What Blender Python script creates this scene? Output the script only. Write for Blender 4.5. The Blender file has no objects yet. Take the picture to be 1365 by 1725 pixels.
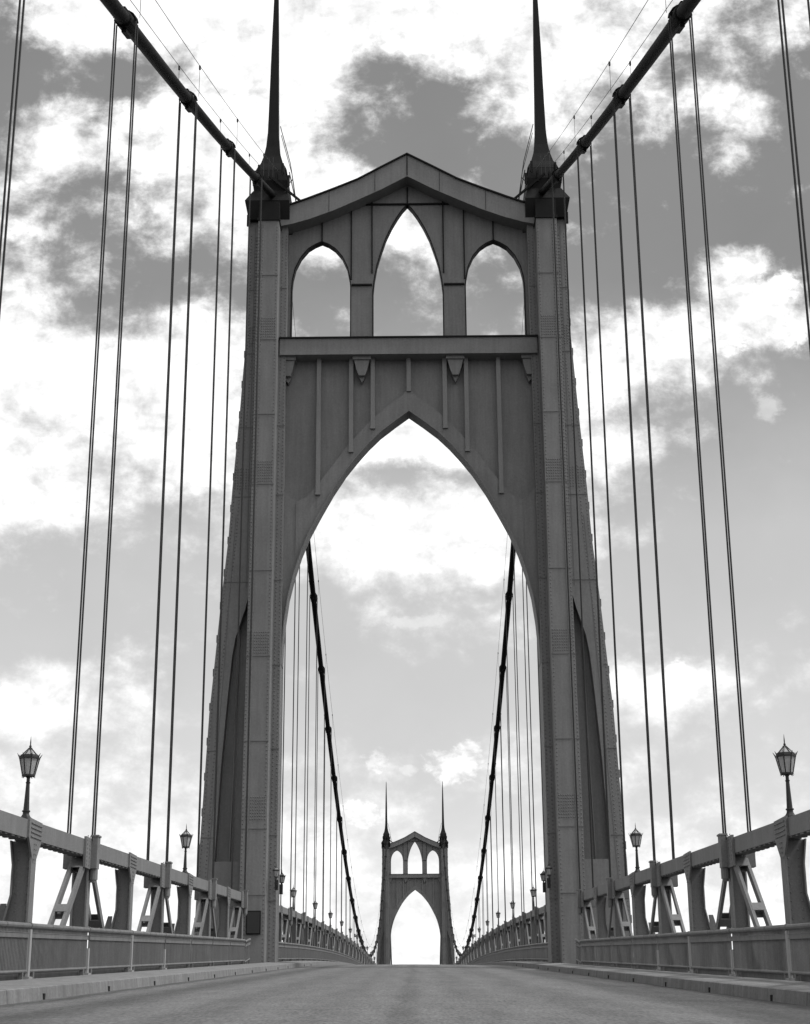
import bpy, math, random
from mathutils import Matrix, Vector
random.seed(7)
S = bpy.context.scene
C = S.collection
R = math.radians

# ------------------------------------------------------------------ camera
CAM_X, CAM_PITCH, CAM_YAW, CAM_ROLL = 0.16, R(17.675), 0.0051, -0.0068
cam_d = bpy.data.cameras.new('camera'); cam = bpy.data.objects.new('camera', cam_d); C.objects.link(cam)
cam_d.sensor_fit = 'VERTICAL'; cam_d.sensor_height = 36; cam_d.lens = 2637.6/1725*36
cam_d.clip_start = 0.05; cam_d.clip_end = 20000
M = Matrix.Rotation(CAM_YAW, 4, 'Z') @ Matrix.Rotation(R(90)+CAM_PITCH, 4, 'X') @ Matrix.Rotation(CAM_ROLL, 4, 'Z')
M.translation = (CAM_X, 0, 0); cam.matrix_world = M
S.camera = cam
RIGHT = M.to_3x3() @ Vector((1, 0, 0)); UP = M.to_3x3() @ Vector((0, 1, 0)); FWD = M.to_3x3() @ Vector((0, 0, -1))

# ------------------------------------------------------------------ sun
SUN_AZ, SUN_EL = R(100), R(54)          # azimuth clockwise from +Y (ahead); from the right
sd = bpy.data.lights.new('sun', 'SUN'); sd.energy = 2.6; sd.angle = R(11); sd.color = (1, 1, 1)
sun = bpy.data.objects.new('sun', sd); C.objects.link(sun)
sdir = Vector((math.sin(SUN_AZ)*math.cos(SUN_EL), math.cos(SUN_AZ)*math.cos(SUN_EL), math.sin(SUN_EL)))
sun.rotation_euler = (-sdir).to_track_quat('-Z', 'Y').to_euler(); sun.location = (60, -20, 90)

# ------------------------------------------------------------------ view
S.view_settings.view_transform = 'Standard'; S.view_settings.look = 'None'
S.view_settings.exposure = 0; S.view_settings.gamma = 1; S.view_settings.use_curve_mapping = False

# ------------------------------------------------------------------ world: grey sky with broken cloud
W = bpy.data.worlds.new('World'); S.world = W; W.use_nodes = True
nt = W.node_tree; nt.nodes.clear(); N = nt.nodes; L = nt.links
def mth(op, a, b=None, c=None, clamp=False):
    n = N.new('ShaderNodeMath'); n.operation = op; n.use_clamp = clamp
    for i, v in enumerate((a, b, c)):
        if v is None: continue
        if isinstance(v, (int, float)): n.inputs[i].default_value = v
        else: L.new(v, n.inputs[i])
    return n.outputs[0]
def dot(v, k):
    n = N.new('ShaderNodeVectorMath'); n.operation = 'DOT_PRODUCT'; L.new(v, n.inputs[0]); n.inputs[1].default_value = k
    return n.outputs['Value']
tc = N.new('ShaderNodeTexCoord').outputs['Generated']
df = mth('MAXIMUM', mth('ABSOLUTE', dot(tc, FWD)), 0.05)
u0 = mth('DIVIDE', dot(tc, RIGHT), df); v0 = mth('DIVIDE', dot(tc, UP), df)
F = 2637.6
cmb = N.new('ShaderNodeCombineXYZ'); L.new(u0, cmb.inputs[0]); L.new(v0, cmb.inputs[1])
uv = cmb.outputs[0]
def noise(vec, scale, detail, rough, off=(0, 0, 0), dist=0.0, stretch=(1, 1, 1)):
    mp = N.new('ShaderNodeMapping'); L.new(vec, mp.inputs[0]); mp.inputs['Location'].default_value = off
    mp.inputs['Scale'].default_value = stretch
    n = N.new('ShaderNodeTexNoise'); L.new(mp.outputs[0], n.inputs['Vector'])
    n.inputs['Scale'].default_value = scale; n.inputs['Detail'].default_value = detail
    n.inputs['Roughness'].default_value = rough; n.inputs['Distortion'].default_value = dist
    return n
warp = noise(uv, 18, 10, .62, (3.1, 1.7, 0))
sx = N.new('ShaderNodeSeparateColor'); L.new(warp.outputs['Color'], sx.inputs[0])
WA = 0.05
uw = mth('ADD', u0, mth('MULTIPLY', mth('SUBTRACT', sx.outputs[0], .5), WA))
vw = mth('ADD', v0, mth('MULTIPLY', mth('SUBTRACT', sx.outputs[1], .5), WA*.8))
cu = mth('ADD', mth('MULTIPLY', uw, F/1365), 0.5, clamp=True)                 # 0..1 across the frontal sky
ct = mth('SUBTRACT', 862.5/50, mth('MULTIPLY', vw, F/50))                        # row index, downwards
rows = """49999999998757
29999999898646
04169926797432
01058821485431
17788512573460
39799510032150
35279951020000
43369965110000
32256986410010
53112424100072
63110111110172
86289111146897
99998222268831
99998655877510
87788899883200
87688899797400
87577612263100
86324479972200
43222699983000
21111577761000
11111122111000
11111133321002
12321122122222
37411101017933
77522110014511
44422221333211
33323351533211
44444342233232
55555732345443
66666543456554
77766655567766
77766655567777
77776666677777
77776666677777""".split()
val = None
for i, r in enumerate(rows):
    cr = N.new('ShaderNodeValToRGB'); e = cr.color_ramp; e.interpolation = 'EASE'
    L.new(cu, cr.inputs[0])
    while len(e.elements) < 14: e.elements.new(0.5)
    for k, chh in enumerate(r):
        q = int(chh)/9
        e.elements[k].position = min(1, k*105/1365); e.elements[k].color = (q, q, q, 1)
    o = cr.outputs['Color']
    if val is None: val = o; continue
    mx = N.new('ShaderNodeMix'); mx.data_type = 'FLOAT'
    L.new(mth('SUBTRACT', ct, i-1, clamp=True), mx.inputs[0]); L.new(val, mx.inputs[2]); L.new(o, mx.inputs[3])
    val = mx.outputs[0]
fb = noise(uv, 27, 14, .64, (0.3, 4.2, 0), .12, (1, 1.3, 1)).outputs['Fac']
fb2 = noise(uv, 7, 5, .5, (7.3, 1.2, 0), .2).outputs['Fac']
# billows give the cumulus its knobbly edges
bv = N.new('ShaderNodeCombineXYZ'); L.new(uw, bv.inputs[0]); L.new(mth('MULTIPLY', vw, 1.25), bv.inputs[1])
vo = N.new('ShaderNodeTexVoronoi'); vo.feature = 'F1'; L.new(bv.outputs[0], vo.inputs['Vector'])
vo.inputs['Scale'].default_value = 55; vo.inputs['Detail'].default_value = 4; vo.inputs['Roughness'].default_value = .55; vo.normalize = True
bil = mth('SUBTRACT', 1, mth('MULTIPLY', vo.outputs['Distance'], 1.6))
# cloud amount: the layout sharpened, broken up where it is neither clear nor full
amp = N.new('ShaderNodeMapRange'); L.new(ct, amp.inputs[0]); amp.inputs[1].default_value = 8; amp.inputs[2].default_value = 24; amp.inputs[3].default_value = 1.75; amp.inputs[4].default_value = .85
g = mth('ADD', mth('ADD', mth('MULTIPLY', val, .95), .03), mth('MULTIPLY', mth('SUBTRACT', fb, .5), amp.outputs[0]))
g = mth('ADD', g, mth('MULTIPLY', mth('SUBTRACT', bil, .5), .22))
g = mth('ADD', g, mth('MULTIPLY', mth('SUBTRACT', fb2, .5), .3))
mr = N.new('ShaderNodeMapRange'); mr.interpolation_type = 'SMOOTHSTEP'; L.new(g, mr.inputs[0])
mr.inputs[1].default_value = .16; mr.inputs[2].default_value = .88
dens = mr.outputs[0]
# separate cumulus heads: centre (px of the layout), half width, half height, strength
uu = mth('ADD', u0, mth('MULTIPLY', mth('SUBTRACT', sx.outputs[0], .5), .02)); vv = mth('ADD', v0, mth('MULTIPLY', mth('SUBTRACT', sx.outputs[1], .5), .016))
for px, py, rx, ry, st in ((640, 880, 105, 58, 1), (745, 885, 110, 55, 1), (840, 905, 70, 40, .9), (560, 885, 60, 45, 1), (700, 1045, 110, 22, .35), (625, 1285, 44, 36, .75), (685, 1300, 30, 16, .4), (770, 1292, 66, 38, .8),
        (790, 1262, 26, 18, .8), (1142, 1135, 46, 42, 1), (1085, 1150, 55, 34, .8), (1090, 1200, 70, 36, .4), (1290, 490, 58, 60, 1), (1330, 560, 90, 44, 1), (1180, 585, 130, 36, .9), (1296, 692, 34, 36, .3),
        (130, 1150, 55, 38, .6), (50, 1178, 75, 28, .5), (190, 1225, 55, 28, .5), (600, 1375, 60, 36, .8), (545, 1400, 50, 30, .8), (1060, 640, 80, 26, .4)):
    ax = mth('DIVIDE', mth('SUBTRACT', uu, (px-682.5)/F), rx/F); ay = mth('DIVIDE', mth('SUBTRACT', vv, (862.5-py)/F), ry/F)
    d = mth('SUBTRACT', .95, mth('SQRT', mth('ADD', mth('MULTIPLY', ax, ax), mth('MULTIPLY', ay, ay))))
    d = mth('ADD', d, mth('ADD', mth('MULTIPLY', mth('SUBTRACT', bil, .6), 1.2), mth('MULTIPLY', mth('SUBTRACT', fb, .5), 2.6)))
    q = N.new('ShaderNodeMapRange'); q.interpolation_type = 'SMOOTHSTEP'; L.new(d, q.inputs[0])
    q.inputs[1].default_value = 0; q.inputs[2].default_value = .6; q.inputs[4].default_value = st
    dens = mth('MAXIMUM', dens, q.outputs[0])
# clear sky: darker overhead, pale near the horizon, on top of the Nishita sky taken to grey
sky = N.new('ShaderNodeTexSky'); sky.sky_type = 'NISHITA'; sky.sun_disc = False
sky.sun_elevation = SUN_EL; sky.sun_rotation = SUN_AZ; sky.air_density = 1; sky.dust_density = 1
bw = N.new('ShaderNodeRGBToBW'); L.new(sky.outputs[0], bw.inputs[0])
base = N.new('ShaderNodeValToRGB'); be = base.color_ramp
for pos, srgb in ((0, 142), (.28, 148), (.42, 180), (.53, 205), (.66, 213), (.78, 224), (.88, 238), (1, 247)):
    lin = ((srgb/255+.055)/1.055)**2.4
    if pos in (0, 1): el = be.elements[0 if pos == 0 else -1]
    else: el = be.elements.new(pos)
    el.position = pos; el.color = (lin*10,)*3+(1,)
L.new(mth('DIVIDE', ct, 34, clamp=True), base.inputs[0])
clear = mth('ADD', mth('MULTIPLY', mth('MULTIPLY', base.outputs[0], .93), mth('ADD', .86, mth('MULTIPLY', fb2, .28))), mth('MULTIPLY', mth('MINIMUM', bw.outputs[0], 9), .04))
white = mth('MULTIPLY', mth('ADD', mth('ADD', .97, mth('MULTIPLY', mth('SUBTRACT', fb, .44), 1.15)), mth('MULTIPLY', mth('SUBTRACT', bil, .55), .4)), 10.7)
mxx = N.new('ShaderNodeMix'); mxx.data_type = 'FLOAT'; L.new(dens, mxx.inputs[0]); L.new(clear, mxx.inputs[2]); L.new(white, mxx.inputs[3])
bg = N.new('ShaderNodeBackground'); beh = N.new('ShaderNodeMapRange'); beh.interpolation_type = 'SMOOTHSTEP'; L.new(dot(tc, (0, 1, 0)), beh.inputs[0])
beh.inputs[1].default_value = -.3; beh.inputs[2].default_value = .3; beh.inputs[3].default_value = 1.05; beh.inputs[4].default_value = 1
L.new(mth('MULTIPLY', mxx.outputs[0], beh.outputs[0]), bg.inputs['Color']); bg.inputs['Strength'].default_value = .1
wo = N.new('ShaderNodeOutputWorld'); L.new(bg.outputs[0], wo.inputs[0])

# ------------------------------------------------------------------ materials (all grey: a black and white place)
def mat(name, base, rough=.6, spec=.4, mott=.12, mscale=3.0, fine=.06, fscale=60, streak=0., metal=0., bump=.0, bscale=80):
    m = bpy.data.materials.new(name); m.use_nodes = True; t = m.node_tree; b = t.nodes['Principled BSDF']
    def nz(sc, det, stretch=(1, 1, 1)):
        mp = t.nodes.new('ShaderNodeMapping'); t.links.new(co, mp.inputs[0]); mp.inputs['Scale'].default_value = stretch
        n = t.nodes.new('ShaderNodeTexNoise'); t.links.new(mp.outputs[0], n.inputs['Vector'])
        n.inputs['Scale'].default_value = sc; n.inputs['Detail'].default_value = det; n.inputs['Roughness'].default_value = .6
        return n.outputs['Fac']
    def mm(op, a, bb):
        n = t.nodes.new('ShaderNodeMath'); n.operation = op
        for i, v in enumerate((a, bb)):
            if isinstance(v, (int, float)): n.inputs[i].default_value = v
            else: t.links.new(v, n.inputs[i])
        return n.outputs[0]
    geo = t.nodes.new('ShaderNodeNewGeometry'); co = geo.outputs['Position']
    f = mm('ADD', 1, mm('MULTIPLY', mm('SUBTRACT', nz(mscale, 5), .5), mott*2))
    f = mm('MULTIPLY', f, mm('ADD', 1, mm('MULTIPLY', mm('SUBTRACT', nz(fscale, 3), .5), fine*2)))
    if streak: f = mm('MULTIPLY', f, mm('ADD', 1, mm('MULTIPLY', mm('SUBTRACT', nz(5, 4, (1, 1, .06)), .5), streak*2)))
    c = t.nodes.new('ShaderNodeCombineColor')
    v = mm('MULTIPLY', f, base)
    for i in range(3): t.links.new(v, c.inputs[i])
    t.links.new(c.outputs[0], b.inputs['Base Color'])
    b.inputs['Roughness'].default_value = rough; b.inputs['Specular IOR Level'].default_value = spec
    b.inputs['Metallic'].default_value = metal
    if bump:
        bp = t.nodes.new('ShaderNodeBump'); bp.inputs['Strength'].default_value = bump; bp.inputs['Distance'].default_value = .02
        t.links.new(nz(bscale, 6), bp.inputs['Height']); t.links.new(bp.outputs[0], b.inputs['Normal'])
    m['helpers'] = 0
    return m, t, b, mm, nz, f
PAINT = mat('tower_paint', .18, .62, .2, .2, .6, .22, 9, .26)[0]
RIB = mat('rib_lit_paint', .2, .62, .2, .15, .6, .16, 9, .2)[0]  # tower paint made paler, the brighter light on the ribs put into the colour
TRUSS = mat('truss_paint', .175, .65, .2, .22, 1.6, .28, 26, .25)[0]
DARK = mat('cable_paint', .01, .65, .06, .15, 2, .2, 30)[0]
ROPE = mat('rope_steel', .025, .5, .25, .1, 2, .05, 20)[0]
IRON = mat('lantern_iron', .018, .5, .4, .1, 6, .1, 60)[0]
FENCE = mat('fence_paint', .155, .6, .25, .3, 1.8, .3, 25, .4)[0]
SPIRE = mat('spire_metal', .015, .6, .1, .15, 1, .2, 12, .2)[0]
SEAM = mat('seam_dark', .03, .8, .1)[0]
RIVET = mat('rivet_paint', .125, .6, .3)[0]
WALK, t, b, mm, nz, f = mat('sidewalk_concrete', .2, .9, .1, .3, 1.6, .35, 18, .45, bump=.5, bscale=40)
# concrete joints every 1.9 m along the kerb
geo = [n for n in t.nodes if n.bl_idname == 'ShaderNodeNewGeometry'][0]
sp = t.nodes.new('ShaderNodeSeparateXYZ'); t.links.new(geo.outputs['Position'], sp.inputs[0])
jj = mm('ABSOLUTE', mm('SUBTRACT', mm('MODULO', mm('ADD', sp.outputs[1], 1000), 5.775), 2.9), 0)
jn = t.nodes.new('ShaderNodeMapRange'); t.links.new(jj, jn.inputs[0]); jn.inputs[1].default_value = 0; jn.inputs[2].default_value = .03
jn.inputs[3].default_value = .35; jn.inputs[4].default_value = 1
cc = [n for n in t.nodes if n.bl_idname == 'ShaderNodeCombineColor'][0]
v = mm('MULTIPLY', mm('MULTIPLY', f, .2), jn.outputs[0])
for i in range(3): t.links.new(v, cc.inputs[i])
ROAD, t, b, mm, nz, f = mat('road_concrete', .13, .85, .2, .1, .35, .6, 60, bump=.6, bscale=70)
geo = [n for n in t.nodes if n.bl_idname == 'ShaderNodeNewGeometry'][0]
sp = t.nodes.new('ShaderNodeSeparateXYZ'); t.links.new(geo.outputs['Position'], sp.inputs[0])
def lane(center, width, depth):
    d = mm('SUBTRACT', mm('ABSOLUTE', sp.outputs[0], 0), center)
    r = t.nodes.new('ShaderNodeMapRange'); r.interpolation_type = 'SMOOTHSTEP'
    t.links.new(mm('ABSOLUTE', mm('ADD', d, mm('MULTIPLY', mm('SUBTRACT', wob, .5), .9)), 0), r.inputs[0])
    r.inputs[1].default_value = 0; r.inputs[2].default_value = width; r.inputs[3].default_value = 1-depth; r.inputs[4].default_value = 1
    return r.outputs[0]
wob = nz(.8, 3, (1, .15, 1))
v = mm('MULTIPLY', f, .13)
v = mm('MULTIPLY', v, lane(4.7, .95, .4)); v = mm('MULTIPLY', v, lane(5.95, .3, .45)); v = mm('MULTIPLY', v, lane(2.6, .8, .16)); v = mm('MULTIPLY', v, lane(1.1, .5, .12)); v = mm('MULTIPLY', v, lane(0, .3, .2))
v = mm('MULTIPLY', v, 1.12)
v = mm('MULTIPLY', v, mm('ADD', .0, mm('MULTIPLY', nz(24, 8, (1, .16, 1)), 2.0)))
# drifting tyre polish, transverse finishing marks and scattered pale stone chips
v = mm('MULTIPLY', v, mm('ADD', .6, mm('MULTIPLY', nz(2.6, 6, (1, .1, 1)), .8)))
v = mm('MULTIPLY', v, mm('ADD', .75, mm('MULTIPLY', nz(1.6, 5, (.2, 1.2, 1)), .5)))
chip = t.nodes.new('ShaderNodeMapRange'); t.links.new(nz(38, 2), chip.inputs[0])
chip.inputs[1].default_value = .70; chip.inputs[2].default_value = .76; chip.inputs[3].default_value = 0; chip.inputs[4].default_value = .2
v = mm('ADD', v, chip.outputs[0])
cc = [n for n in t.nodes if n.bl_idname == 'ShaderNodeCombineColor'][0]
for i in range(3): t.links.new(v, cc.inputs[i])
WATER = mat('river_water', .02, .25, .3, .1, .05, .05, 2, bump=.3, bscale=.6)[0]
GROUND = mat('ground_earth', .06, .95, .1, .4, .02, .3, 1)[0]
PIER = mat('pier_concrete', .3, .9, .1, .2, .4, .2, 8, .3)[0]
GLASS = mat('frosted_glass', .5, .35, .5, .12, 6, .05, 60)[0]
GLASS.node_tree.nodes['Principled BSDF'].inputs['Transmission Weight'].default_value = .35
WIRE = mat('wire_steel', .05, .5, .4)[0]

# ------------------------------------------------------------------ mesh helpers
class MB:
    def __init__(s): s.v = []; s.f = []
    def add(s, vs, fs):
        o = len(s.v); s.v += [tuple(p) for p in vs]; s.f += [tuple(i+o for i in f) for f in fs]; return s
    def box(s, x0, x1, y0, y1, z0, z1):
        if x0 > x1: x0, x1 = x1, x0
        return s.add([(x0, y0, z0), (x1, y0, z0), (x1, y1, z0), (x0, y1, z0), (x0, y0, z1), (x1, y0, z1), (x1, y1, z1), (x0, y1, z1)],
              [(0, 3, 2, 1), (4, 5, 6, 7), (0, 1, 5, 4), (1, 2, 6, 5), (2, 3, 7, 6), (3, 0, 4, 7)])
    def prism(s, pts, y0, y1):                     # polygon in XZ, extruded along Y
        a = sum(pts[i][0]*pts[(i+1) % len(pts)][1]-pts[(i+1) % len(pts)][0]*pts[i][1] for i in range(len(pts)))
        if a < 0: pts = pts[::-1]
        n = len(pts)
        return s.add([(x, y0, z) for x, z in pts]+[(x, y1, z) for x, z in pts],
              [tuple(range(n)), tuple(range(2*n-1, n-1, -1))]+[(i, i+n, (i+1) % n+n, (i+1) % n) for i in range(n)])
    def prismx(s, pts, x0, x1):                    # polygon in YZ, extruded along X
        a = sum(pts[i][0]*pts[(i+1) % len(pts)][1]-pts[(i+1) % len(pts)][0]*pts[i][1] for i in range(len(pts)))
        if a < 0: pts = pts[::-1]
        if x0 > x1: x0, x1 = x1, x0
        n = len(pts)
        return s.add([(x1, y, z) for y, z in pts]+[(x0, y, z) for y, z in pts],
              [tuple(range(n)), tuple(range(2*n-1, n-1, -1))]+[(i, i+n, (i+1) % n+n, (i+1) % n) for i in range(n)])
    def bar(s, a, b, w, d, ref=(0, 1, 0)):         # square bar from a to b: w across, d along ref
        a = Vector(a); b = Vector(b); t = (b-a).normalized(); r = Vector(ref); r = (r-t*r.dot(t)).normalized(); q = t.cross(r)
        vs = [p+q*(i*w/2)+r*(j*d/2) for p in (a, b) for i, j in ((-1, -1), (1, -1), (1, 1), (-1, 1))]
        return s.add(vs, [(0, 3, 2, 1), (4, 5, 6, 7), (0, 1, 5, 4), (1, 2, 6, 5), (2, 3, 7, 6), (3, 0, 4, 7)])
    def tube(s, pts, r, n=10, caps=True):
        pts = [Vector(p) for p in pts]; rings = []
        rr = r if isinstance(r, (list, tuple)) else [r]*len(pts)
        for i, p in enumerate(pts):
            t = (pts[min(i+1, len(pts)-1)]-pts[max(i-1, 0)]).normalized()
            ref = Vector((1, 0, 0)) if abs(t.x) < .9 else Vector((0, 1, 0))
            q = (ref-t*ref.dot(t)).normalized(); w = t.cross(q)
            rings.append([p+(q*math.cos(2*math.pi*k/n)+w*math.sin(2*math.pi*k/n))*rr[i] for k in range(n)])
        vs = [v for g in rings for v in g]; fs = []
        for i in range(len(rings)-1):
            for k in range(n):
                a, b_ = i*n+k, i*n+(k+1) % n
                fs.append((a, b_, b_+n, a+n))
        if caps: fs += [tuple(range(n-1, -1, -1)), tuple(range((len(rings)-1)*n, len(rings)*n))]
        return s.add(vs, fs)
    def lathe(s, prof, n=12, cx=0, cy=0, rot=0):   # prof: (radius, z) upwards
        vs = [(cx+r*math.cos(2*math.pi*k/n+rot), cy+r*math.sin(2*math.pi*k/n+rot), z) for r, z in prof for k in range(n)]
        fs = [(i*n+k, i*n+(k+1) % n, (i+1)*n+(k+1) % n, (i+1)*n+k) for i in range(len(prof)-1) for k in range(n)]
        fs += [tuple(range(n-1, -1, -1)), tuple(range((len(prof)-1)*n, len(prof)*n))]
        return s.add(vs, fs)
    def rivet(s, x, y, z, r=.038, h=.028):         # small pyramid on a face looking towards -Y
        return s.add([(x-r, y, z-r), (x+r, y, z-r), (x+r, y, z+r), (x-r, y, z+r), (x, y-h, z)], [(0, 1, 4), (1, 2, 4), (2, 3, 4), (3, 0, 4)])
    def build(s, name, m, parent=None, smooth=False, loc=None):
        me = bpy.data.meshes.new(name); me.from_pydata(s.v, [], s.f); me.materials.append(m); me.update()
        if smooth:
            for p in me.polygons: p.use_smooth = len(p.vertices) <= 4
        o = bpy.data.objects.new(name, me); C.objects.link(o)
        if parent: o.parent = parent
        if loc: o.location = loc
        return o
def tag(o, label=None, cat=None, group=None, kind=None):
    if label: o['label'] = label
    if cat: o['category'] = cat
    if group: o['group'] = group
    if kind: o['kind'] = kind
    return o
def empty(name, loc, label, cat, group=None):
    o = bpy.data.objects.new(name, None); C.objects.link(o); o.location = loc; o.empty_display_size = .2
    return tag(o, label, cat, group)
KIDS = {}
def copy_tree(o, parent=None):
    c = o.copy(); C.objects.link(c)
    if parent: c.parent = parent
    for ch in [x for x in bpy.data.objects if x.parent == o]: copy_tree(ch, c)
    return c
ORD = ['first', 'second', 'third', 'fourth', 'fifth', 'sixth', 'seventh', 'eighth', 'ninth', 'tenth', 'eleventh', 'twelfth', 'thirteenth', 'fourteenth', 'fifteenth',
       'sixteenth', 'seventeenth', 'eighteenth', 'nineteenth', 'twentieth', 'twenty-first', 'twenty-second', 'twenty-third', 'twenty-fourth', 'twenty-fifth',
       'twenty-sixth', 'twenty-seventh', 'twenty-eighth', 'twenty-ninth', 'thirtieth', 'thirty-first', 'thirty-second', 'thirty-third']
SIDE = {-1: 'left', 1: 'right'}

# ------------------------------------------------------------------ bridge alignment
T1, T2 = 83.4, 451.4
def zr(Y):                                          # road height
    if Y <= T1: return -.78+.0345*Y
    if Y >= T2: return 2.097-.0345*(Y-T2)
    s = Y-T1
    return 2.097+.0345*s-.0345/368*s*s
def zx(Y, x): return zr(Y)-.0085*x                 # slight crossfall
def slope(Y): return (zr(Y+.5)-zr(Y-.5))
def zc(Y):                                          # main cable axis
    if Y < T1:
        d = T1-Y; return 46.43-.4554*d+.00054*d*d
    if Y > T2:
        d = Y-T2; return 46.43-.4554*d+.00054*d*d
    s = (Y-(T1+T2)/2)/184
    return CZ0+(46.43-CZ0)*s*s
CZ0 = 8.9
CX = 7.93

# ------------------------------------------------------------------ setting
def strip(prof, y0, y1, step=4.0):
    """closed profile [(x, dz above road)] swept along the deck"""
    n = max(1, int(round((y1-y0)/step))); mb = MB(); k = len(prof)
    vs = [(x, y0+(y1-y0)*i/n, zx(y0+(y1-y0)*i/n, x)+dz) for i in range(n+1) for x, dz in prof]
    fs = [(i*k+j, i*k+(j+1) % k, (i+1)*k+(j+1) % k, (i+1)*k+j) for i in range(n) for j in range(k)]
    fs += [tuple(range(k)), tuple(range((n+1)*k-1, n*k-1, -1))]
    return mb.add(vs, fs)
def fix(o):
    import bmesh
    b = bmesh.new(); b.from_mesh(o.data); bmesh.ops.recalc_face_normals(b, faces=b.faces); b.to_mesh(o.data); b.free(); return o
road_prof = [(-6.12, 0), (-5, .0), (-3, .015), (0, .03), (3, .015), (5, 0), (6.12, 0), (6.12, -.4), (-6.12, -.4)]
tag(fix(strip(road_prof, -50, 590).build('road', ROAD)), kind='structure')
for s in (-1, 1):
    o = fix(strip([(s*6.1, -.05), (s*6.13, .2), (s*6.16, .215), (s*7.28, .27), (s*7.28, -.3), (s*6.1, -.4)], -50, 590).build('sidewalk', WALK))
    tag(o, kind='structure')
    for k in range(13):                             # scuppers in the kerb face
        Y = 27.5+5.775*k
        if abs(Y-T1) < 3: continue
        MB().box(-.012*s, .03*s, -.045, .045, 0, .1).build('drain_slot', SEAM, o, loc=(s*6.1, Y, zx(Y, s*6.1)))
mb = MB(); mb.add([(-6000, -3000, -58), (6000, -3000, -58), (6000, 9000, -58), (-6000, 9000, -58)], [(0, 1, 2, 3)])
tag(mb.build('river', WATER), kind='structure')
for y0, y1 in ((-3000, 20), (520, 9000)):
    mb = MB(); n = 24
    ys = [y0, y0+(y1-y0)*.02, y1] if y0 > 0 else [y0, y1-20, y1]
    hs = [-60, -52, -40] if y0 > 0 else [-40, -52, -60]
    vs = [(-6000+12000*i/n, y+random.uniform(-6, 6)*(j == 0), h) for j, (y, h) in enumerate(zip(ys, hs)) for i in range(n+1)]
    fs = [(j*(n+1)+i, j*(n+1)+i+1, (j+1)*(n+1)+i+1, (j+1)*(n+1)+i) for j in range(2) for i in range(n)]
    tag(mb.add(vs, fs).build('ground', GROUND), kind='structure')

# ------------------------------------------------------------------ tower (built at Y = 0, then placed)
def outer(z):                                       # outer silhouette of a leg
    P = [(-60, 12.6), (7, 11.07), (8.85, 10.98), (15.1, 10.73), (18.2, 10.5), (21, 10.3), (24.8, 9.98), (27.7, 9.84), (32, 9.56), (36.8, 9.3), (40, 9.27), (60, 9.27)]
    for (a, xa), (b_, xb) in zip(P, P[1:]):
        if z <= b_: return xa+(xb-xa)*(z-a)/(b_-a)
    return 9.27
IN = 7.0                                            # inner face of a leg
ARCH = [(0, 32.4), (.8, 31.8), (1.64, 31.12), (2.3, 30.45), (2.97, 29.65), (3.6, 28.82), (4.3, 27.7), (5.0, 26.4), (5.58, 25.25), (6.05, 24.05), (6.4, 22.9), (6.7, 21.6), (6.88, 20.2), (6.97, 19.0), (7.0, 17.8)]
EXTR = [(.12, 33.75), (.3, 33.45), (.6, 33.2), (1.25, 32.72), (2.0, 32.05), (2.95, 31.0), (3.6, 30.2), (4.2, 29.35), (5.15, 28.05), (5.75, 27.35), (6.25, 27.1), (6.62, 27.3), (7.0, 27.85)]
GT = [(x, z+.24) for x, z in [(0, 48.17), (1.54, 47.3), (2.93, 46.5), (4.3, 45.9), (5.87, 45.25), (6.75, 44.92), (7.6, 44.7)]]
GBm = [(x, z+.24) for x, z in [(0, 46.75), (1.54, 45.88), (2.93, 45.2), (4.3, 44.55), (5.7, 44.0), (6.75, 43.68), (7.6, 43.5)]]
def interp(P, x):
    for (a, za), (b_, zb) in zip(P, P[1:]):
        if x <= b_: return za+(zb-za)*(x-a)/(b_-a)
    return P[-1][1]
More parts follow.
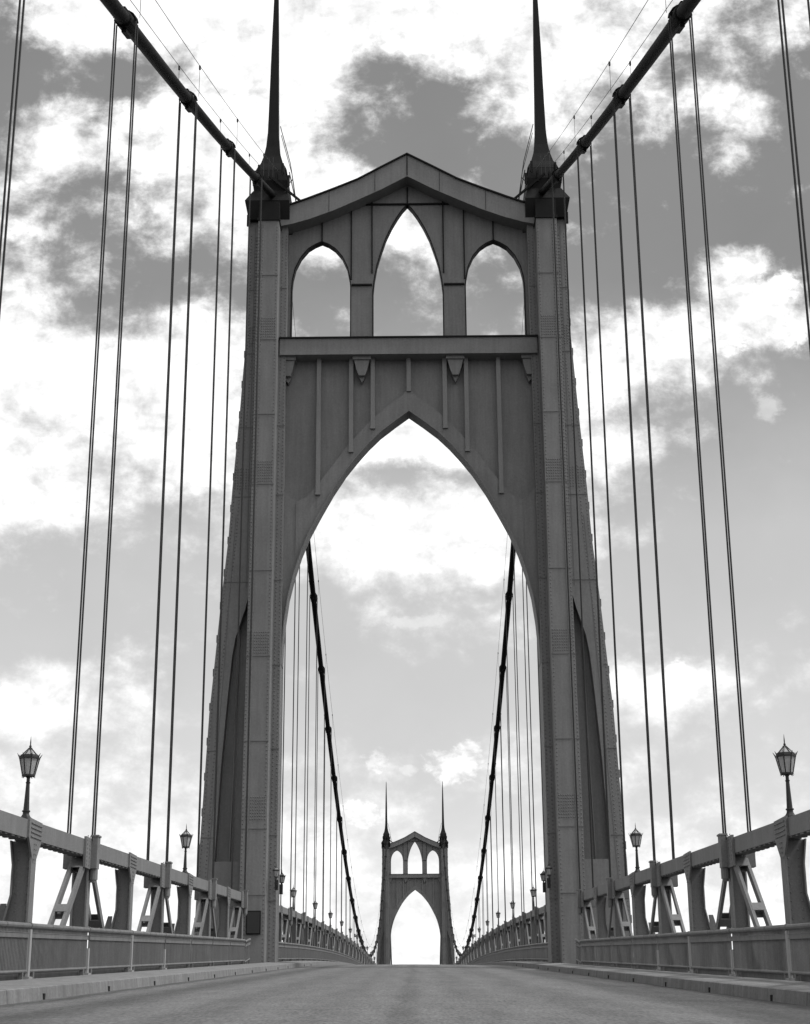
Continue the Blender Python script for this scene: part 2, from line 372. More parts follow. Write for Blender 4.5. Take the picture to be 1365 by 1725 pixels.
def make_tower(label):
    T = empty('bridge_tower', (0, 0, 0), label, 'bridge tower', 'gothic towers of the bridge')
    for s in (-1, 1):
        X = lambda x: s*x
        zs = [-57, -20, 0, 7, 8.85, 12, 15.1, 18.2, 21, 24.8, 27.7, 32, 36.8, 40, 44.2]
        # leg core: inner strip, outer strip with a tall recess between outer strip and pilaster
        mb = MB()
        mb.prism([(X(IN), -57), (X(8.8), -57), (X(8.8), 44.2), (X(IN), 44.2)], -1.0, 1.0)
        rec = [(8.8, 7.4), (10.22, 7.4), (10.16, 9.0), (10.02, 12.4), (9.78, 16.0), (9.6, 18.2), (9.45, 19.2), (9.12, 20.3), (8.98, 20.75), (8.8, 21.5)]
        outl = [(X(8.8), 7.4), (X(10.22), 7.4)]
        top = [(X(x), z) for x, z in rec[2:]]
        # outer strip + region above the recess (one concave polygon)
        mb.prism([(X(10.22), 7.4)]+top+[(X(8.8), 44.2)]+[(X(outer(z)), z) for z in reversed(zs) if z >= 7.4]+[(X(outer(7.4)), 7.4)], -1.0, 1.0)
        mb.prism([(X(8.8), -57), (X(outer(-57)), -57), (X(outer(0)), 0), (X(outer(7.4)), 7.4), (X(8.8), 7.4)], -1.003, 1.003)
        mb.prism([(X(8.8), 7.4), (X(10.3), 7.4), (X(10.0), 13), (X(9.7), 17.5), (X(9.5), 19.5), (X(8.8), 22)], -.25, .25)   # web behind the recess
        mb.prism([(X(9.5), 7.4), (X(9.56), 7.4), (X(9.3), 19.9), (X(9.24), 20.1)], -.45, -.25)
        leg = mb.build('tower_leg', PAINT, T)
        # pilaster, proud front and back
        mb = MB(); pi, po = 7.43, 8.62
        for y0, y1 in ((-2.3, -1.0), (1.0, 2.3)):
            mb.prism([(X(pi), -57), (X(8.74), -57), (X(8.74), 10), (X(po), 30), (X(po), 43.6), (X(pi), 43.6)], y0, y1)
        # narrow outer seam strip on the pilaster
        mb.prism([(X(8.42), -50), (X(8.5), -50), (X(8.4), 30), (X(8.4), 43.4), (X(8.36), 43.4), (X(8.36), 30)], -2.33, -2.3)
        pil = mb.build('pilaster', PAINT, leg)
        # rivets and splice plates on the front
        mb = MB(); z = 1.6
        while z < 43.3:
            for x in (7.52, 8.34, 8.55):
                mb.rivet(X(x+(8.74-8.62)*max(0, min(1, (30-z)/20))*(x > 8)), -2.3, z)
            mb.rivet(X(7.08), -1.0, z+.1); mb.rivet(X(7.3), -1.0, z)
            if z > 22: mb.rivet(X(8.8), -1.0, z)
            mb.rivet(X(outer(z)-.12), -1.0, z+.1); mb.rivet(X(outer(z)-.42), -1.0, z)
            z += .21
        for zz in (9.3, 18.0, 27.6, 36.2):          # rivet fields at the splices
            for i in range(9):
                for j in range(8):
                    mb.rivet(X(7.55+i*.12), -2.31, zz+.1+j*.16, .035)
                    if 7.6+i*.16 < outer(zz)-9.0+8.6 and 8.95+i*.15 < outer(zz)-.1 and not (7.4 < zz < 21.5 and 8.95+i*.15 < 10.15):
                        mb.rivet(X(8.95+i*.15), -1.01, zz+.1+j*.16, .035)
        for k in range(22):                         # rivet heads on the outer edge give the silhouette its teeth
            z = 4.2+k*1.85
            mb.box(X(outer(z)-.02), X(outer(z)+.045), -.9, .9, z, z+.4)
        mb.build('rivet', RIVET, leg)
        mb = MB()
        for zz in (5.6, 8.9, 13.4, 17.9, 22.6, 27.5, 31.6, 36.1, 40.1):
            mb.box(X(pi-.01), X(8.74 if zz < 20 else po+.01), -2.325, -2.3, zz, zz+.035)
            mb.box(X(IN-.012), X(7.42), -1.025, -1.0, zz-.2, zz-.165)
            if zz > 22: mb.box(X(8.75), X(outer(zz)+.01), -1.025, -1.0, zz-.3, zz-.265)
            elif zz > 7.5: mb.box(X(10.3), X(outer(zz)+.01), -1.025, -1.0, zz-.3, zz-.265)
        mb.box(X(8.9), X(8.95), -1.01, -1.0, 22, 43.8); mb.prism([(X(10.62), 5), (X(10.66), 5), (X(9.62), 26), (X(9.58), 26)], -1.01, -1.0)
        mb.build('splice_plate', RIVET, leg)
        # cap block on the leg: splayed housing for the saddle
        mb = MB()
        def taper(z0, z1, a0, b0, c0, a1, b1, c1):   # x from a to b, half depth c
            mb.add([(X(a0), -c0, z0), (X(b0), -c0, z0), (X(b0), c0, z0), (X(a0), c0, z0), (X(a1), -c1, z1), (X(b1), -c1, z1), (X(b1), c1, z1), (X(a1), c1, z1)],
                [(0, 3, 2, 1), (4, 5, 6, 7), (0, 1, 5, 4), (1, 2, 6, 5), (2, 3, 7, 6), (3, 0, 4, 7)])
        taper(43.6, 43.75, 7.38, 8.67, 2.4, 7.38, 8.67, 2.4)
        taper(43.75, 44.9, 7.43, 8.62, 2.2, 7.43, 8.62, 2.2)
        taper(44.2, 45.3, 6.9, 9.3, 1.33, 6.9, 9.52, 1.62)
        taper(45.3, 46.1, 6.9, 9.52, 1.62, 7.1, 9.06, 1.3)
        for yy in (-1.1, 0, 1.1): mb.box(X(9.28), X(9.42), yy-.08, yy+.08, 43.9, 44.6)
        taper(46.1, 46.75, 7.1, 9.04, 1.28, 7.0, 9.14, 1.4)
        taper(46.75, 47.75, 7.05, 9.12, 1.1, 7.25, 8.9, .9)
        for xx, zz in ((7.0, 46.8), (7.35, 47.6), (8.75, 47.5), (9.05, 46.9), (7.7, 47.0), (8.4, 46.9)):
            mb.box(X(xx-.07), X(xx+.07), -1.5, -1.2, zz-.35, zz+.22); mb.box(X(xx-.03), X(xx+.03), -1.62, -1.5, zz-.6, zz+.05)
        fix(mb.build('saddle_housing', SPIRE, T))
        # spire: square, concave flare at the foot
        mb = MB(); cxs = X(8.07)
        prof = [(1.0, 47.7), (.9, 47.95), (.72, 48.3), (.55, 48.9), (.43, 49.6), (.35, 50.6), (.3, 53), (.24, 56.5), (.15, 60.2), (.085, 62.2), (.09, 62.4), (.02, 62.75)]
        mb.lathe([(r*1.3, z) for r, z in prof], 4, cxs, 0, R(45))
        sp_ = mb.build('spire', SPIRE, T)
        mb = MB()
        for sx_ in (-.12, .12): mb.box(cxs+sx_-.02, cxs+sx_+.02, -1.2, -1.12, 47.0, 48.4)
        mb.tube([(cxs-s*.45, -.5, 50.9), (cxs-s*1.1, -.6, 48.3), (cxs-s*1.55, -.7, 45.3)], .025, 6)
        mb.tube([(cxs-s*.42, .5, 50.9), (cxs-s*1.1, .6, 48.3), (cxs-s*1.5, .7, 45.3)], .02, 6)
        mb.tube([(cxs-s*1.05, -.65, 47.7), (cxs-s*1.4, -.65, 46.0), (cxs-s*.8, -.65, 46.6), (cxs-s*1.25, -.65, 47.2)], .03, 6)
        mb.build('access_ladder', IRON, sp_)
        # inclined walkway stringer from the saddle to the gable
        mb = MB()
        for yy in (-1.2, .6): mb.bar((X(8.1), yy-.5, 46.85), (X(6.25), yy, 45.42), .13, .1)
        mb.build('gable_brace', SPIRE, T)
    # gable girder
    mb = MB(); full = lambda P: [(-x, z) for x, z in reversed(P)]+P[1:]
    a, b_ = full(GT), full(GBm)
    mb.prism(a+b_[::-1], -1.3, 1.3)
    g_ = mb.build('gable_girder', PAINT, T)
    mb = MB(); up = [(x, z+.09) for x, z in a]
    lo = [(x, z+.003) for x, z in a]
    mb.prism(up+lo[::-1], -1.42, 1.42)
    mb.box(-.03, .03, -1.33, -1.28, 47.05, 48.35)
    for s in (-1, 1):
        for x in (1.9, 4.6): mb.box(s*x-.012, s*x+.012, -1.315, -1.28, interp(GBm, x)+.05, interp(GT, x)-.05)
    mb.build('cover_plate', SPIRE, g_)
    # wall with three lancet openings
    mb = MB(); zb = 36.45
    WT = .2
    for s in (-1, 1):
        side = [(3.35, 40.35), (3.4, 40.85), (3.54, 41.6), (3.84, 42.3), (4.25, 42.82), (4.65, 43.12), (5.05, 43.3), (5.45, 43.12), (5.85, 42.85), (6.28, 42.3), (6.6, 41.6), (6.75, 40.9), (6.8, 40.3)]
        top = [(x, interp(GBm, x)+.25) for x in (6.8, 5.9, 5, 4.1, 3.35)]
        mb.prism([(s*x, z) for x, z in side+top], -WT, WT)
        mb.prism([(s*6.8, zb), (s*7.05, zb), (s*7.05, 43.75), (s*6.8, 43.75)], -WT, WT)
        mb.prism([(s*2.05, zb), (s*3.35, zb), (s*3.35, interp(GBm, 3.35)+.25), (s*2.05, interp(GBm, 2.05)+.25)], -WT, WT)
        mid = [(0, 45.72), (.3, 45.36), (.6, 44.9), (.95, 44.25), (1.3, 43.45), (1.6, 42.5), (1.82, 41.7), (1.97, 40.8), (2.05, 40.0)]
        mb.prism([(s*x, z) for x, z in mid+[(2.05, interp(GBm, 2.05)+.25), (1, interp(GBm, 1)+.25), (0, 47.1)]], -WT, WT)
    ww = mb.build('window_wall', PAINT, T)
    mb = MB()                                       # lips of the openings
    for s in (-1, 1):
        for P in ([(2.05, zb)]+mid[::-1], [(3.35, zb)]+side+[(6.8, zb)]):
            for (xa, za), (xb, zb2) in zip(P, P[1:]):
                mb.bar((s*xa, 0, za), (s*xb, 0, zb2), .06, .5)
    mb.build('window_rim', SPIRE, ww)
    mb = MB()                                       # stiffeners of the window wall
    for s in (-1, 1):
        for x, z0 in ((2.1, 41.2), (3.32, 40.8), (5.05, 43.25)): mb.box(s*x-.035, s*x+.035, -.32, -.2, z0, interp(GBm, x)+.1)
        mb.box(s*2.1, s*3.3, -.32, -.2, 40.4, 40.5)
    mb.box(-.035, .035, -.32, -.2, 45.8, 46.8); mb.box(-2.6, 2.6, -.33, -.2, 45.66, 45.74)
    mb.build('stiffener', SPIRE, ww)
    # cross beam
    mb = MB(); mb.box(-7.34, 7.34, -1.2, 1.2, 35.65, 36.64)
    cb = mb.build('cross_beam', PAINT, T)
    mb = MB(); mb.box(-7.4, 7.4, -1.3, 1.3, 36.64, 36.72); mb.build('cover_plate', SPIRE, cb)
    # portal wall between beam and arch
    mb = MB()
    for s in (-1, 1):
        mb.prism([(s*x, z) for x, z in [(0, 33.0)]+[(x, z-.15) for x, z in EXTR]+[(7.05, 35.8), (0, 35.8)]], -.2, .2)
    pw = mb.build('portal_wall', PAINT, T)
    mb = MB()
    for s in (-1, 1):
        mb.prism([(s*x, z) for x, z in ARCH+[(7.05, 17.8), (7.05, 27.85)]+EXTR[-2::-1]+[(0, 33.9)]], -.5, .5)
    ab_ = mb.build('arch_band', PAINT, T)
    mb = MB()
    for s in (-1, 1):
        for (xa, za), (xb, zb2) in zip(ARCH, ARCH[1:]): mb.bar((s*xa, 0, za+.03), (s*xb, 0, zb2+.03), .05, 1.25)
        mb.box(s*6.28, s*6.32, -.54, -.5, 23.4, 27.0)
        for x in (2.0, 3.25, 5.05):
            mb.box(s*x-.13, s*x-.11, -.515, -.5, interp(ARCH, x)+.3, interp(EXTR, x)-.25)
    mb.build('rim_plate', PAINT, ab_)
    for x in (0, 2.05, -2.05, 3.28, -3.28, 5.12, -5.12):
        mb = MB(); z0 = (33.6 if x == 0 else interp(EXTR, abs(x))-.55)
        mb.box(x-.12, x+.12, -.62, -.2, z0, 35.65)
        if x: mb.box(x-.14, x+.14, -.64, -.5, z0-.1, z0+.02)
        mb.build('rib', RIB, T)
    for s in (-1, 1):
        for xc, half in ((2.67, 0), (6.86, 1)):
            mb = MB()
            w = lambda q: [(-q, q)] if not half else None
            l = lambda q: xc-q*(.8 if half else 1); r_ = lambda q: xc+(q if not half else .28)
            mb.prism([(s*l(.52), 35.45), (s*r_(.52), 35.45), (s*r_(.52), 35.645), (s*l(.52), 35.645)], -.95, -.18)
            mb.prism([(s*l(.44), 35.45), (s*l(.3), 34.85), (s*l(.17), 34.5), (s*r_(.17), 34.5), (s*r_(.3), 34.85), (s*r_(.44), 35.45)], -.85, -.18)
            mb.prism([(s*l(.17), 34.5), (s*xc, 34.15), (s*r_(.17), 34.5)], -.6, -.18)
            mb.build('corbel', PAINT, T)
    for s in (-1, 1):
        mb = MB(); mb.lathe([(5.2, -62), (5.2, -57.5), (4.6, -57.2), (4.4, -50)], 24, s*9.6, 0); mb.build('pier', PIER, T)
    return T
tower = make_tower('riveted steel gothic bridge tower standing nearest, filling the middle of the view'); tower.location = (0, T1, 0)
far = copy_tree(tower); far.location = (0, T2, 0)
far['label'] = 'small distant gothic bridge tower framed inside the tall arch of the nearer one'

# junction box on the left leg
t_ = empty('junction_box', (-8.0, T1-2.3, 3.7), 'dark square metal panel on the front of the left tower leg', 'panel')
MB().box(-.36, .36, -.13, 0, 0, 1.15).build('cabinet', DARK, t_)
MB().box(-.32, .32, -.15, -.133, .05, 1.1).build('door', IRON, t_)

# ------------------------------------------------------------------ main cables with hand ropes
def cable(s, y0, y1, n, label, name='main_cable'):
    pts = [(s*CX, y0+(y1-y0)*i/n, zc(y0+(y1-y0)*i/n)) for i in range(n+1)]
    o = MB().tube(pts, 0.205, 14).build(name, DARK, smooth=True)
    return tag(o, label, 'cable', 'main suspension cables')
def hand(s, y0, y1, n, label):
    o = empty('hand_rope', (s*CX, (y0+y1)/2, zc((y0+y1)/2)), label, 'wire', 'hand ropes above the main cables')
    ox, oy, oz = o.location
    for d in (-.38, .38):
        pts = [(s*CX+d-ox, y0+(y1-y0)*i/n-oy, zc(y0+(y1-y0)*i/n)+1.45-oz) for i in range(n+1)]
        MB().tube(pts, .012, 5).build('wire', WIRE, o)
    return o
for s in (-1, 1):
    cable(s, -47, T1, 30, 'thick dark main cable rising from %s edge to the near tower top' % SIDE[s])
    cable(s, T1, T2, 90, 'long sagging main cable between the towers on the %s side' % SIDE[s])
    cable(s, T2, T2+131, 20, 'main cable descending beyond the far tower on the %s side' % SIDE[s])
    hand(s, -40, T1-2, 30, 'pair of thin wires above the near %s main cable' % SIDE[s])
    hand(s, T1+3, T2-3, 80, 'pair of thin wires above the sagging %s main cable between towers' % SIDE[s])

# ------------------------------------------------------------------ hangers
ROPE_ME = MB().tube([(0, 0, 0), (0, 0, 1)], .0235, 6).build('rope', ROPE); ROPE_D = ROPE_ME.data; bpy.data.objects.remove(ROPE_ME)
def clamp_mesh():
    mb = MB(); mb.tube([(0, -.55, 0), (0, -.5, 0), (0, -.3, 0), (0, .3, 0), (0, .5, 0), (0, .55, 0)], [.215, .25, .262, .262, .25, .215], 14)
    for d in (-.14, .14): mb.tube([(x, d, z) for x, z in [(.3*math.cos(a), .3*math.sin(a)) for a in [math.pi*k/8 for k in range(9)]]], .035, 6)
    mb.box(-.07, .07, -.45, .45, -.37, -.27); mb.box(-.06, .06, -.45, .45, .27, .35)
    return mb.build('cable_clamp', DARK)
_c = clamp_mesh(); CL_D = _c.data; bpy.data.objects.remove(_c)
post_o = MB().tube([(0, 0, 0), (0, 0, 1.2)], .009, 5).box(-.035, .035, -.035, .035, 1.15, 1.3).build('rope_post', WIRE); PO_D = post_o.data; bpy.data.objects.remove(post_o)
def hanger(s, Y, label, near=True):
    z1 = zc(Y); z0 = zx(Y, s*4.5)+3.36
    h = empty('hanger', (s*CX, Y, z0), label, 'hanger', 'suspender hangers of the bridge')
    c = bpy.data.objects.new('cable_clamp', CL_D); C.objects.link(c); c.parent = h; c.location = (0, 0, z1-z0)
    c.rotation_euler = (math.atan((zc(Y+.5)-zc(Y-.5)) if abs(Y-T1) > 1 else .4), 0, 0)
    for x in (-.3, .3):
        for d in (-.14, .14):
            r = bpy.data.objects.new('rope', ROPE_D); C.objects.link(r); r.parent = h; r.location = (x, d, .0); r.scale = (1, 1, z1-z0)
        p = bpy.data.objects.new('rope_post', PO_D); C.objects.link(p); p.parent = h; p.location = (x*1.27, 0, z1-z0+.15)
    return h
P = 11.55
B_NEAR = [73.1-P*k for k in range(8)]
B_MAIN = [88.4+P*k for k in range(32)]
for s in (-1, 1):
    for k, Y in enumerate(B_NEAR):
        hanger(s, Y, '%s hanger of steel ropes before the near tower on the %s side' % (ORD[k], SIDE[s]))
    for k, Y in enumerate(B_MAIN):
        if zc(Y)-zr(Y)-3.4 < .5: continue
        hanger(s, Y, '%s hanger of thin ropes beyond the near tower on the %s side' % (ORD[k], SIDE[s]))

# ------------------------------------------------------------------ stiffening trusses
XI, XO, ZT, ZB = 7.70, 8.06, 3.39, 3.02               # chord inner, outer, top and bottom above the road
def me_of(mb, name, m):
    o = mb.build(name, m); d = o.data; bpy.data.objects.remove(o); return d
PARTS = {}
for s in (-1, 1):
    X = lambda x: s*(x-CX)
    # plain post: web facing along the road, flange, flared head
    mb = MB()
    mb.prism([(X(7.70), -2.6), (X(8.5), -2.6), (X(8.36), .5), (X(8.14), 1.45), (X(8.04), 1.9), (X(8.04), 2.5), (X(8.12), 2.99), (X(7.70), 2.99)], -.03, .03)
    mb.box(X(7.66), X(7.70), -.2, .2, -2.6, 2.99)
    mb.bar((X(8.05), 0, 1.9), (X(8.15), 0, 1.45), .03, .36); mb.bar((X(8.15), 0, 1.45), (X(8.37), 0, .5), .03, .36)
    mb.bar((X(8.05), 0, 1.9), (X(8.05), 0, 2.5), .03, .36); mb.bar((X(8.05), 0, 2.5), (X(8.12), 0, 2.99), .03, .36)
    for z in [.4+.17*k for k in range(15)]:
        for x in (7.76, 7.98): mb.rivet(X(x), -.03, z, .022, .014)
    PARTS['post', s] = me_of(mb, 'post', TRUSS)
    mb = MB()                                        # outrigger knee behind the post
    mb.prism([(X(8.18), 1.75), (X(8.30), 1.75), (X(8.72), .2), (X(8.72), -.6), (X(8.4), -.6)], .06, .1)
    PARTS['outrigger', s] = me_of(mb, 'outrigger', TRUSS)
    mb = MB()                                        # gusset: tapered plate with strap ridges
    mb.prismx([(-.55, 3.41), (.55, 3.41), (.55, 3.02), (.1, 2.55), (-.1, 2.55), (-.55, 3.02)], X(7.655), X(7.698))
    for k in range(4):
        mb.prismx([(-.42, 3.33-k*.09), (.5, 3.34-k*.09), (.5, 3.32-k*.09), (-.42, 3.31-k*.09)], X(7.635), X(7.655))
    for z in (2.92, 2.82, 2.72, 2.62):
        for y in (-.07, .07): mb.box(X(7.633), X(7.645), y-.015, y+.015, z-.015, z+.015)
    PARTS['gusset', s] = me_of(mb, 'gusset_plate', TRUSS)
    # hanger post
    mb = MB()
    mb.box(X(7.72), X(8.02), -.03, .03, -2.6, 2.99); mb.box(X(7.68), X(7.72), -.17, .17, -2.6, 2.99); mb.box(X(8.02), X(8.06), -.17, .17, -2.6, 2.99)
    PARTS['bpost', s] = me_of(mb, 'post', TRUSS)
    mb = MB()                                        # rope housing on the chord
    mb.box(X(7.49), X(7.64), -.16, .16, 2.72, 3.5); mb.box(X(7.47), X(7.66), -.19, .19, 3.47, 3.51)
    mb.prismx([(-.75, 3.42), (.2, 3.42), (.2, 2.7), (-.75, 2.7)], X(7.64), X(7.697))
    for z in [2.76+.095*k for k in range(8)]:
        mb.box(X(7.628), X(7.64), -.64, -.58, z, z+.03); mb.box(X(7.628), X(7.64), -.36, -.3, z, z+.03)
    mb.tube([(X(7.58), 0, 2.72), (X(7.58), 0, 2.46)], [.1, .1], 12); mb.tube([(X(7.58), 0, 2.46), (X(7.58), 0, 2.4)], [.075, .075], 12)
    PARTS['housing', s] = me_of(mb, 'rope_housing', TRUSS)
    mb = MB(); mb.box(X(8.065), X(8.3), -.16, .16, 2.72, 3.5)
    PARTS['outer', s] = me_of(mb, 'rope_housing', TRUSS)
    for d in (-1, 1):                                # battened diagonals down to the feet of the next posts
        mb = MB(); A = Vector((0, d*.45, 2.82)); B = Vector((0, d*5.6, -1.25)); t_ = (B-A).normalized(); nrm = Vector((0, -t_.z, t_.y))
        if nrm.z < 0: nrm = -nrm
        for xx in (7.73, 8.01):
            o3 = Vector((X(xx), 0, 0)); mb.bar(A+o3, B+o3, .09, .05, (1, 0, 0)) if 0 else mb.bar(A+o3, B+o3, .20, .07, (1, 0, 0))
        for q in (.12, 1.95, 3.8, 5.6):
            for off, hh in ((.095, .14 if q > .5 else .2), (-.095, .14)):
                c0 = A+t_*q+nrm*off
                if off > 0: c0 = c0
                a_ = c0-t_*hh; b_2 = c0+t_*hh
                mb.bar(a_+Vector((X(7.87), 0, 0)), b_2+Vector((X(7.87), 0, 0)), .02, .28, (1, 0, 0))
        PARTS['diag', s, d] = me_of(mb, 'diagonal', TRUSS)
def inst(name, data, parent, loc, rot=None):
    o = bpy.data.objects.new(name, data); C.objects.link(o); o.parent = parent; o.location = loc
    if rot: o.rotation_euler = rot
    return o
def chord_mesh(s, y0, y1, xi, xo, zb, zt, step=5.775):
    n = max(1, int(math.ceil((y1-y0)/step)))
    d = lambda x: .0085*(x-s*4.5)
    prof = [(s*xi, zb+d(s*xi)), (s*xo, zb+d(s*xo)), (s*xo, zt+d(s*xo)), (s*xi, zt+d(s*xi))]
    return strip(prof, y0, y1, (y1-y0)/n)
def truss(s, y0, y1, brs, label):
    T = empty('stiffening_truss', (0, 0, 0), label, 'truss', 'riveted deck side trusses')
    o = fix(chord_mesh(s, y0, y1, XI, XO, ZB, ZT).build('top_chord', TRUSS, T))
    # lacing rivets under the chord break its lower edge
    y = y0+1; low = []; yend = min(y1-1, y0+140)
    zz = lambda q, d: (q, zx(q, s*4.5)+ZB+d)
    while y < yend:
        w = .2+random.uniform(-.06, .1); low += [zz(y, -.003), zz(y, -.03), zz(y+w, -.03), zz(y+w, -.003)]; y += .5
    MB().prismx(low+[zz(q, .012) for q in (yend-(yend-y0-1)*k/12 for k in range(13))], s*(XI+.02), s*(XO-.02)).build('lacing_strip', TRUSS, T)
    fix(chord_mesh(s, y0, y1, 7.72, 8.2, -3.0, -2.5).build('bottom_chord', TRUSS, T))
    for Y in brs:
        if not y0 <= Y <= y1+1: continue
        z = zx(Y, s*4.5); loc = (s*CX, Y, z)
        p = inst('hanger_post', PARTS['bpost', s], T, loc)
        inst('rope_housing', PARTS['housing', s], p, (0, 0, 0)); inst('rope_housing', PARTS['outer', s], p, (0, 0, 0))
        for d in (-1, 1):
            if y0 < Y+5*d < y1: inst('diagonal', PARTS['diag', s, d], T, loc)
    for Y in [b_+P/2 for b_ in brs]:
        if not y0 <= Y <= y1-1: continue
        loc = (s*CX, Y, zx(Y, s*4.5))
        p = inst('post', PARTS['post', s], T, loc)
        inst('gusset_plate', PARTS['gusset', s], p, (0, 0, 0)); inst('outrigger', PARTS['outrigger', s], p, (0, 0, 0))
    return T
for s in (-1, 1):
    truss(s, -22, 74.2, B_NEAR+[73.1-P*8], 'riveted steel truss wall in front of the near tower, %s of road' % SIDE[s])
    truss(s, T1+2.5, T2-2.5, B_MAIN, 'riveted steel truss wall between the two towers, %s of road' % SIDE[s])

# ------------------------------------------------------------------ railings
PL = 5.775
def panel_meshes():
    L2 = PL/2
    a = MB(); a.tube([(0, -L2, 1.27), (0, L2, 1.27)], .055, 10); a.tube([(0, -L2-.0, 1.27), (0, -L2+.12, 1.27)], .068, 10)
    a.tube([(0, -.05, 1.27), (0, .05, 1.27)], .062, 10)
    for k in (-1, 1): a.tube([(0, k*PL/6, 1.27), (0, k*PL/6+.05, 1.27)], .060, 10)
    b_ = MB(); b_.box(-.035, .035, -L2+.12, L2-.12, 1.04, 1.13); b_.box(-.045, .045, -L2+.12, L2-.12, 1.13, 1.143)
    c = MB(); c.tube([(0, -L2, .4), (0, L2, .4)], .036, 8); c.tube([(0, -L2, .4), (0, -L2+.1, .4)], .048, 8)
    d = MB(); y = -L2+.13
    while y < L2-.12:
        d.box(-.012, .012, y, y+.032, .42, 1.22); y += .108
    e = MB()
    for y in (-L2+.45, L2-.45):
        e.box(-.04, .04, y-.05, y+.05, .1, .39)
    e.box(.1, .12, -L2+.26, L2-.26, .05, .385)
    return a, b_, c, d, e
SH = Matrix.Identity(4)
def shear(mb, g):
    m = MB(); m.v = [(x, y, z+y*g) for x, y, z in mb.v]; m.f = mb.f; return m
def rail_set(g):
    return [me_of(shear(m, g), n, FENCE) for m, n in zip(panel_meshes(), ('top_rail', 'middle_rail', 'bottom_rail', 'picket_screen', 'toe_plate'))]
def railing(s, y0, n, label, dg=0, extra=()):
    T = empty('railing', (s*7.52, y0, zx(y0, s*7.5)), label, 'railing', 'steel picket railings beside the sidewalks')
    for Y, sc in [(y0+PL*(k+.5), 1) for k in range(n)]+list(extra):
        data = rail_set(slope(Y)) if dg else near_set
        p = inst('picket_screen', data[3], T, (0, Y-y0, zr(Y)-zr(y0)))
        p.scale = (s, sc, 1)
        for q, nm in ((0, 'top_rail'), (1, 'middle_rail'), (2, 'bottom_rail'), (4, 'toe_plate')): inst(nm, data[q], p, (0, 0, 0))
    return T
near_set = rail_set(.0345)
WHITE = mat('sky_gap_pale', .32, .6, .3, .04)[0]
def sky_gap(T, s, Y, y0, top):                        # pale strips added in place of sky showing at the near panel joints
    mb = MB().box(-.03, .03, -.07, .07, .3, top); mb.box(-.07, .07, -.16, .16, .1, .3)
    mb.build('sky_gap_strip', WHITE, T, loc=(-s*.02, Y-y0, zr(Y)-zr(y0)))
for s in (-1, 1):
    T = railing(s, 72.5-PL*14, 14, 'picket railing with round top pipe before the near tower, %s side' % SIDE[s], 0, [(73.7, .38)])
    for k in range(4, 11): sky_gap(T, s, 72.5-PL*k, 72.5-PL*14, 1.2 if k % 2 else .85)
    railing(s, 88.4, 60, 'picket railing running over the crest between towers, %s side' % SIDE[s], 1, [(87.3, .36)])

# ------------------------------------------------------------------ street lanterns
def lantern_meshes():
    a = MB()   # octagonal post with flared foot
    a.lathe([(.15, 0), (.15, .035), (.13, .05), (.125, .075), (.09, .11), (.07, .15), (.066, .19), (.085, .2), (.085, .225), (.062, .235), (.05, .5), (.038, .78), (.048, .79), (.048, .81), (.036, .82), (.036, .89), (.06, .93)], 8, rot=R(22.5))
    g = MB()
    n = 8; r0, r1, z0, z1 = .128, .2, .965, 1.29
    g.lathe([(r0, z0), (r1, z1)], n, rot=R(22.5))
    g.lathe([(.155, 1.375), (.03, 1.505)], n, rot=R(22.5))
    f_ = MB()
    f_.lathe([(.07, .925), (.14, .93), (.14, .965), (.12, .968)], n, rot=R(22.5))
    f_.lathe([(.2, 1.285), (.222, 1.29), (.222, 1.325), (.2, 1.33), (.19, 1.375), (.15, 1.38)], n, rot=R(22.5))
    for k in range(n):
        an = 2*math.pi*k/n+R(22.5); c_, s_ = math.cos(an), math.sin(an)
        f_.bar((r0*c_*1.02, r0*s_*1.02, z0), (r1*c_*1.02, r1*s_*1.02, z1), .02, .02)
        f_.bar((.165*c_, .165*s_, 1.37), (.03*c_, .03*s_, 1.515), .016, .016)
        f_.tube([(.215*c_, .215*s_, 1.32), (.235*c_, .235*s_, 1.36), (.262*c_, .262*s_, 1.40)], [.014, .01, .003], 5)
        f_.tube([(.1*c_, .1*s_, .94), (.13*c_, .13*s_, .905), (.15*c_, .15*s_, .915)], [.01, .008, .003], 4)
    h = MB(); h.lathe([(.05, 1.495), (.045, 1.52), (.02, 1.535), (.028, 1.55), (.022, 1.57), (.012, 1.59), (.013, 1.64), (.002, 1.77)], 8)
    return a, g, f_, h
def make_lantern(label):
    T = empty('street_lantern', (0, 0, 0), label, 'street lamp', 'lanterns along the truss tops')
    a, g, f_, h = lantern_meshes()
    a.build('lamp_post', IRON, T)
    fr = f_.build('lantern_frame', IRON, T); g.build('glass_pane', GLASS, fr); h.build('finial', IRON, fr)
    return T
proto = None
for s in (-1, 1):
    seq = [(9.575, 'lantern closest to the camera on top of the %s truss, out at the edge'), (32.7, 'large black lantern nearest the camera on the %s truss'), (55.8, 'black lantern on the %s truss just before the near tower')]
    seq += [(105.7+23.1*k, ORD[k]+' small lantern beyond the near tower on the %s truss') for k in range(15)]
    for Y, lab in seq[1:]:
        if proto is None: o = proto = make_lantern('')
        else: o = copy_tree(proto)
        o.location = (s*CX-s*.04, Y, zx(Y, s*4.5)+ZT); o['label'] = lab % SIDE[s]
        o.rotation_euler = (0, 0, random.uniform(-.15, .15))
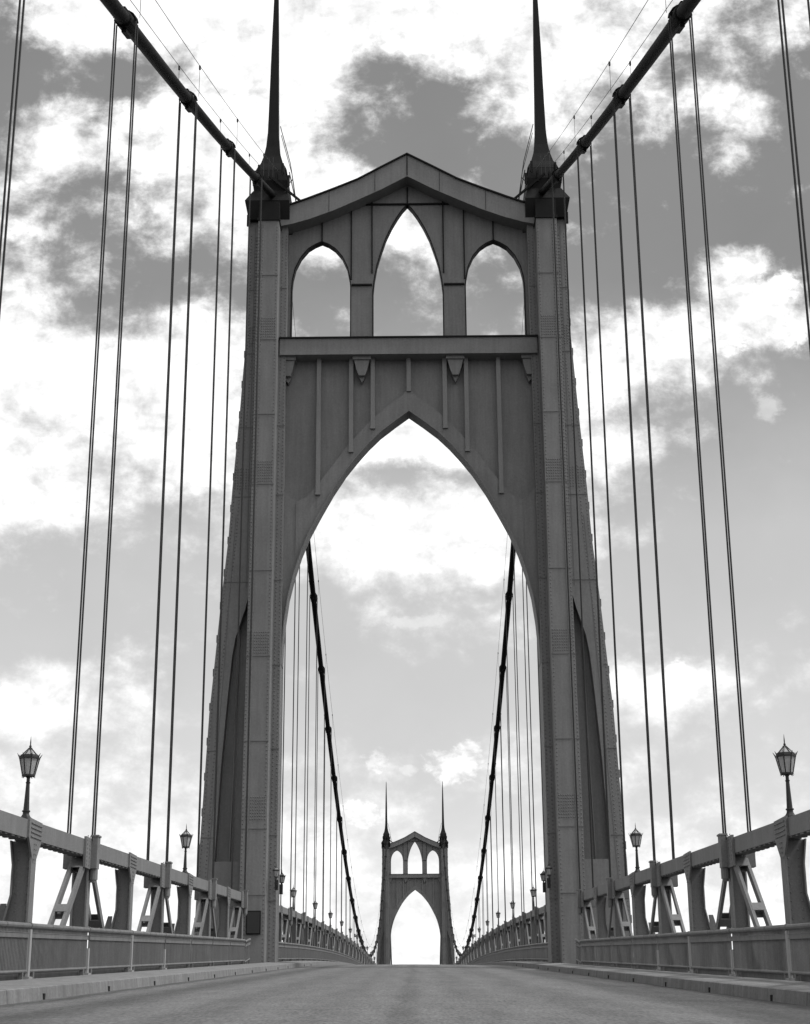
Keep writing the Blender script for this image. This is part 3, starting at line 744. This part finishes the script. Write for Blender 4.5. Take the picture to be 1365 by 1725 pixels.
# bracket lanterns on the inner faces of the tower legs
def wall_lantern(label):
    T = empty('wall_lantern', (0, 0, 0), label, 'wall lamp', 'bracket lanterns on the tower legs')
    a, g, f_, h = lantern_meshes()
    for m in (g, f_, h): m.v = [(x, y, z-1.15) for x, y, z in m.v]
    fr = f_.build('lantern_frame', IRON, T); g.build('glass_pane', GLASS, fr); h.build('finial', IRON, fr)
    mb = MB(); mb.tube([(0, 0, -.2), (0, 0, -.45), (.12, 0, -.6), (.34, 0, -.62)], [.05, .04, .035, .035], 8); mb.box(.33, .5, -.1, .1, -.95, -.35)
    mb.tube([(0, 0, -.45), (.05, 0, -.72), (.36, 0, -.85)], .025, 6)
    mb.build('bracket', IRON, T)
    return T
wp = None
for tw, tn in ((T1, 'near'), (T2, 'far')):
    for s in (-1, 1):
        for d, pos in ((-1.8, 'front'), (1.8, 'back')):
            if wp is None: o = wp = wall_lantern('')
            else: o = copy_tree(wp)
            o.scale = (.85,)*3; o.location = (s*6.95, tw+d, 6.72); o.rotation_euler = (0, 0, R(90) if d < 0 else R(-90))
            o['label'] = 'black bracket lantern on the inner %s leg of the %s tower, %s one' % (SIDE[s], tn, pos)
# navigation light arms at mid span
for s in (-1, 1):
    o = empty('navigation_light', (s*7.6, 232, zx(232, s*7.9)+3.4), 'thin post with short side arm on the far %s truss near mid span' % SIDE[s], 'signal lamp', 'signal arms near mid span')
    MB().tube([(0, 0, 0), (0, 0, 1.9)], .05, 6).build('post', IRON, o)
    MB().tube([(0, 0, 1.55), (-s*.0+s*1.1, 0, 1.55)], .05, 6).build('arm', IRON, o)
    MB().box(s*1.0-.09, s*1.0+.09, -.09, .09, 1.5, 1.95).build('lamp', IRON, o)

# ------------------------------------------------------------------ deck structure under the road
T = empty('bridge_deck', (0, 0, 0), 'dark steel floor framing under the roadway', 'bridge deck')
for k in range(0, 88):
    Y = -20+PL*k
    if k < 100: MB().box(-8.1, 8.1, -.15, .15, -2.0, -.45).build('floor_beam', TRUSS, T, loc=(0, Y, zr(Y)))
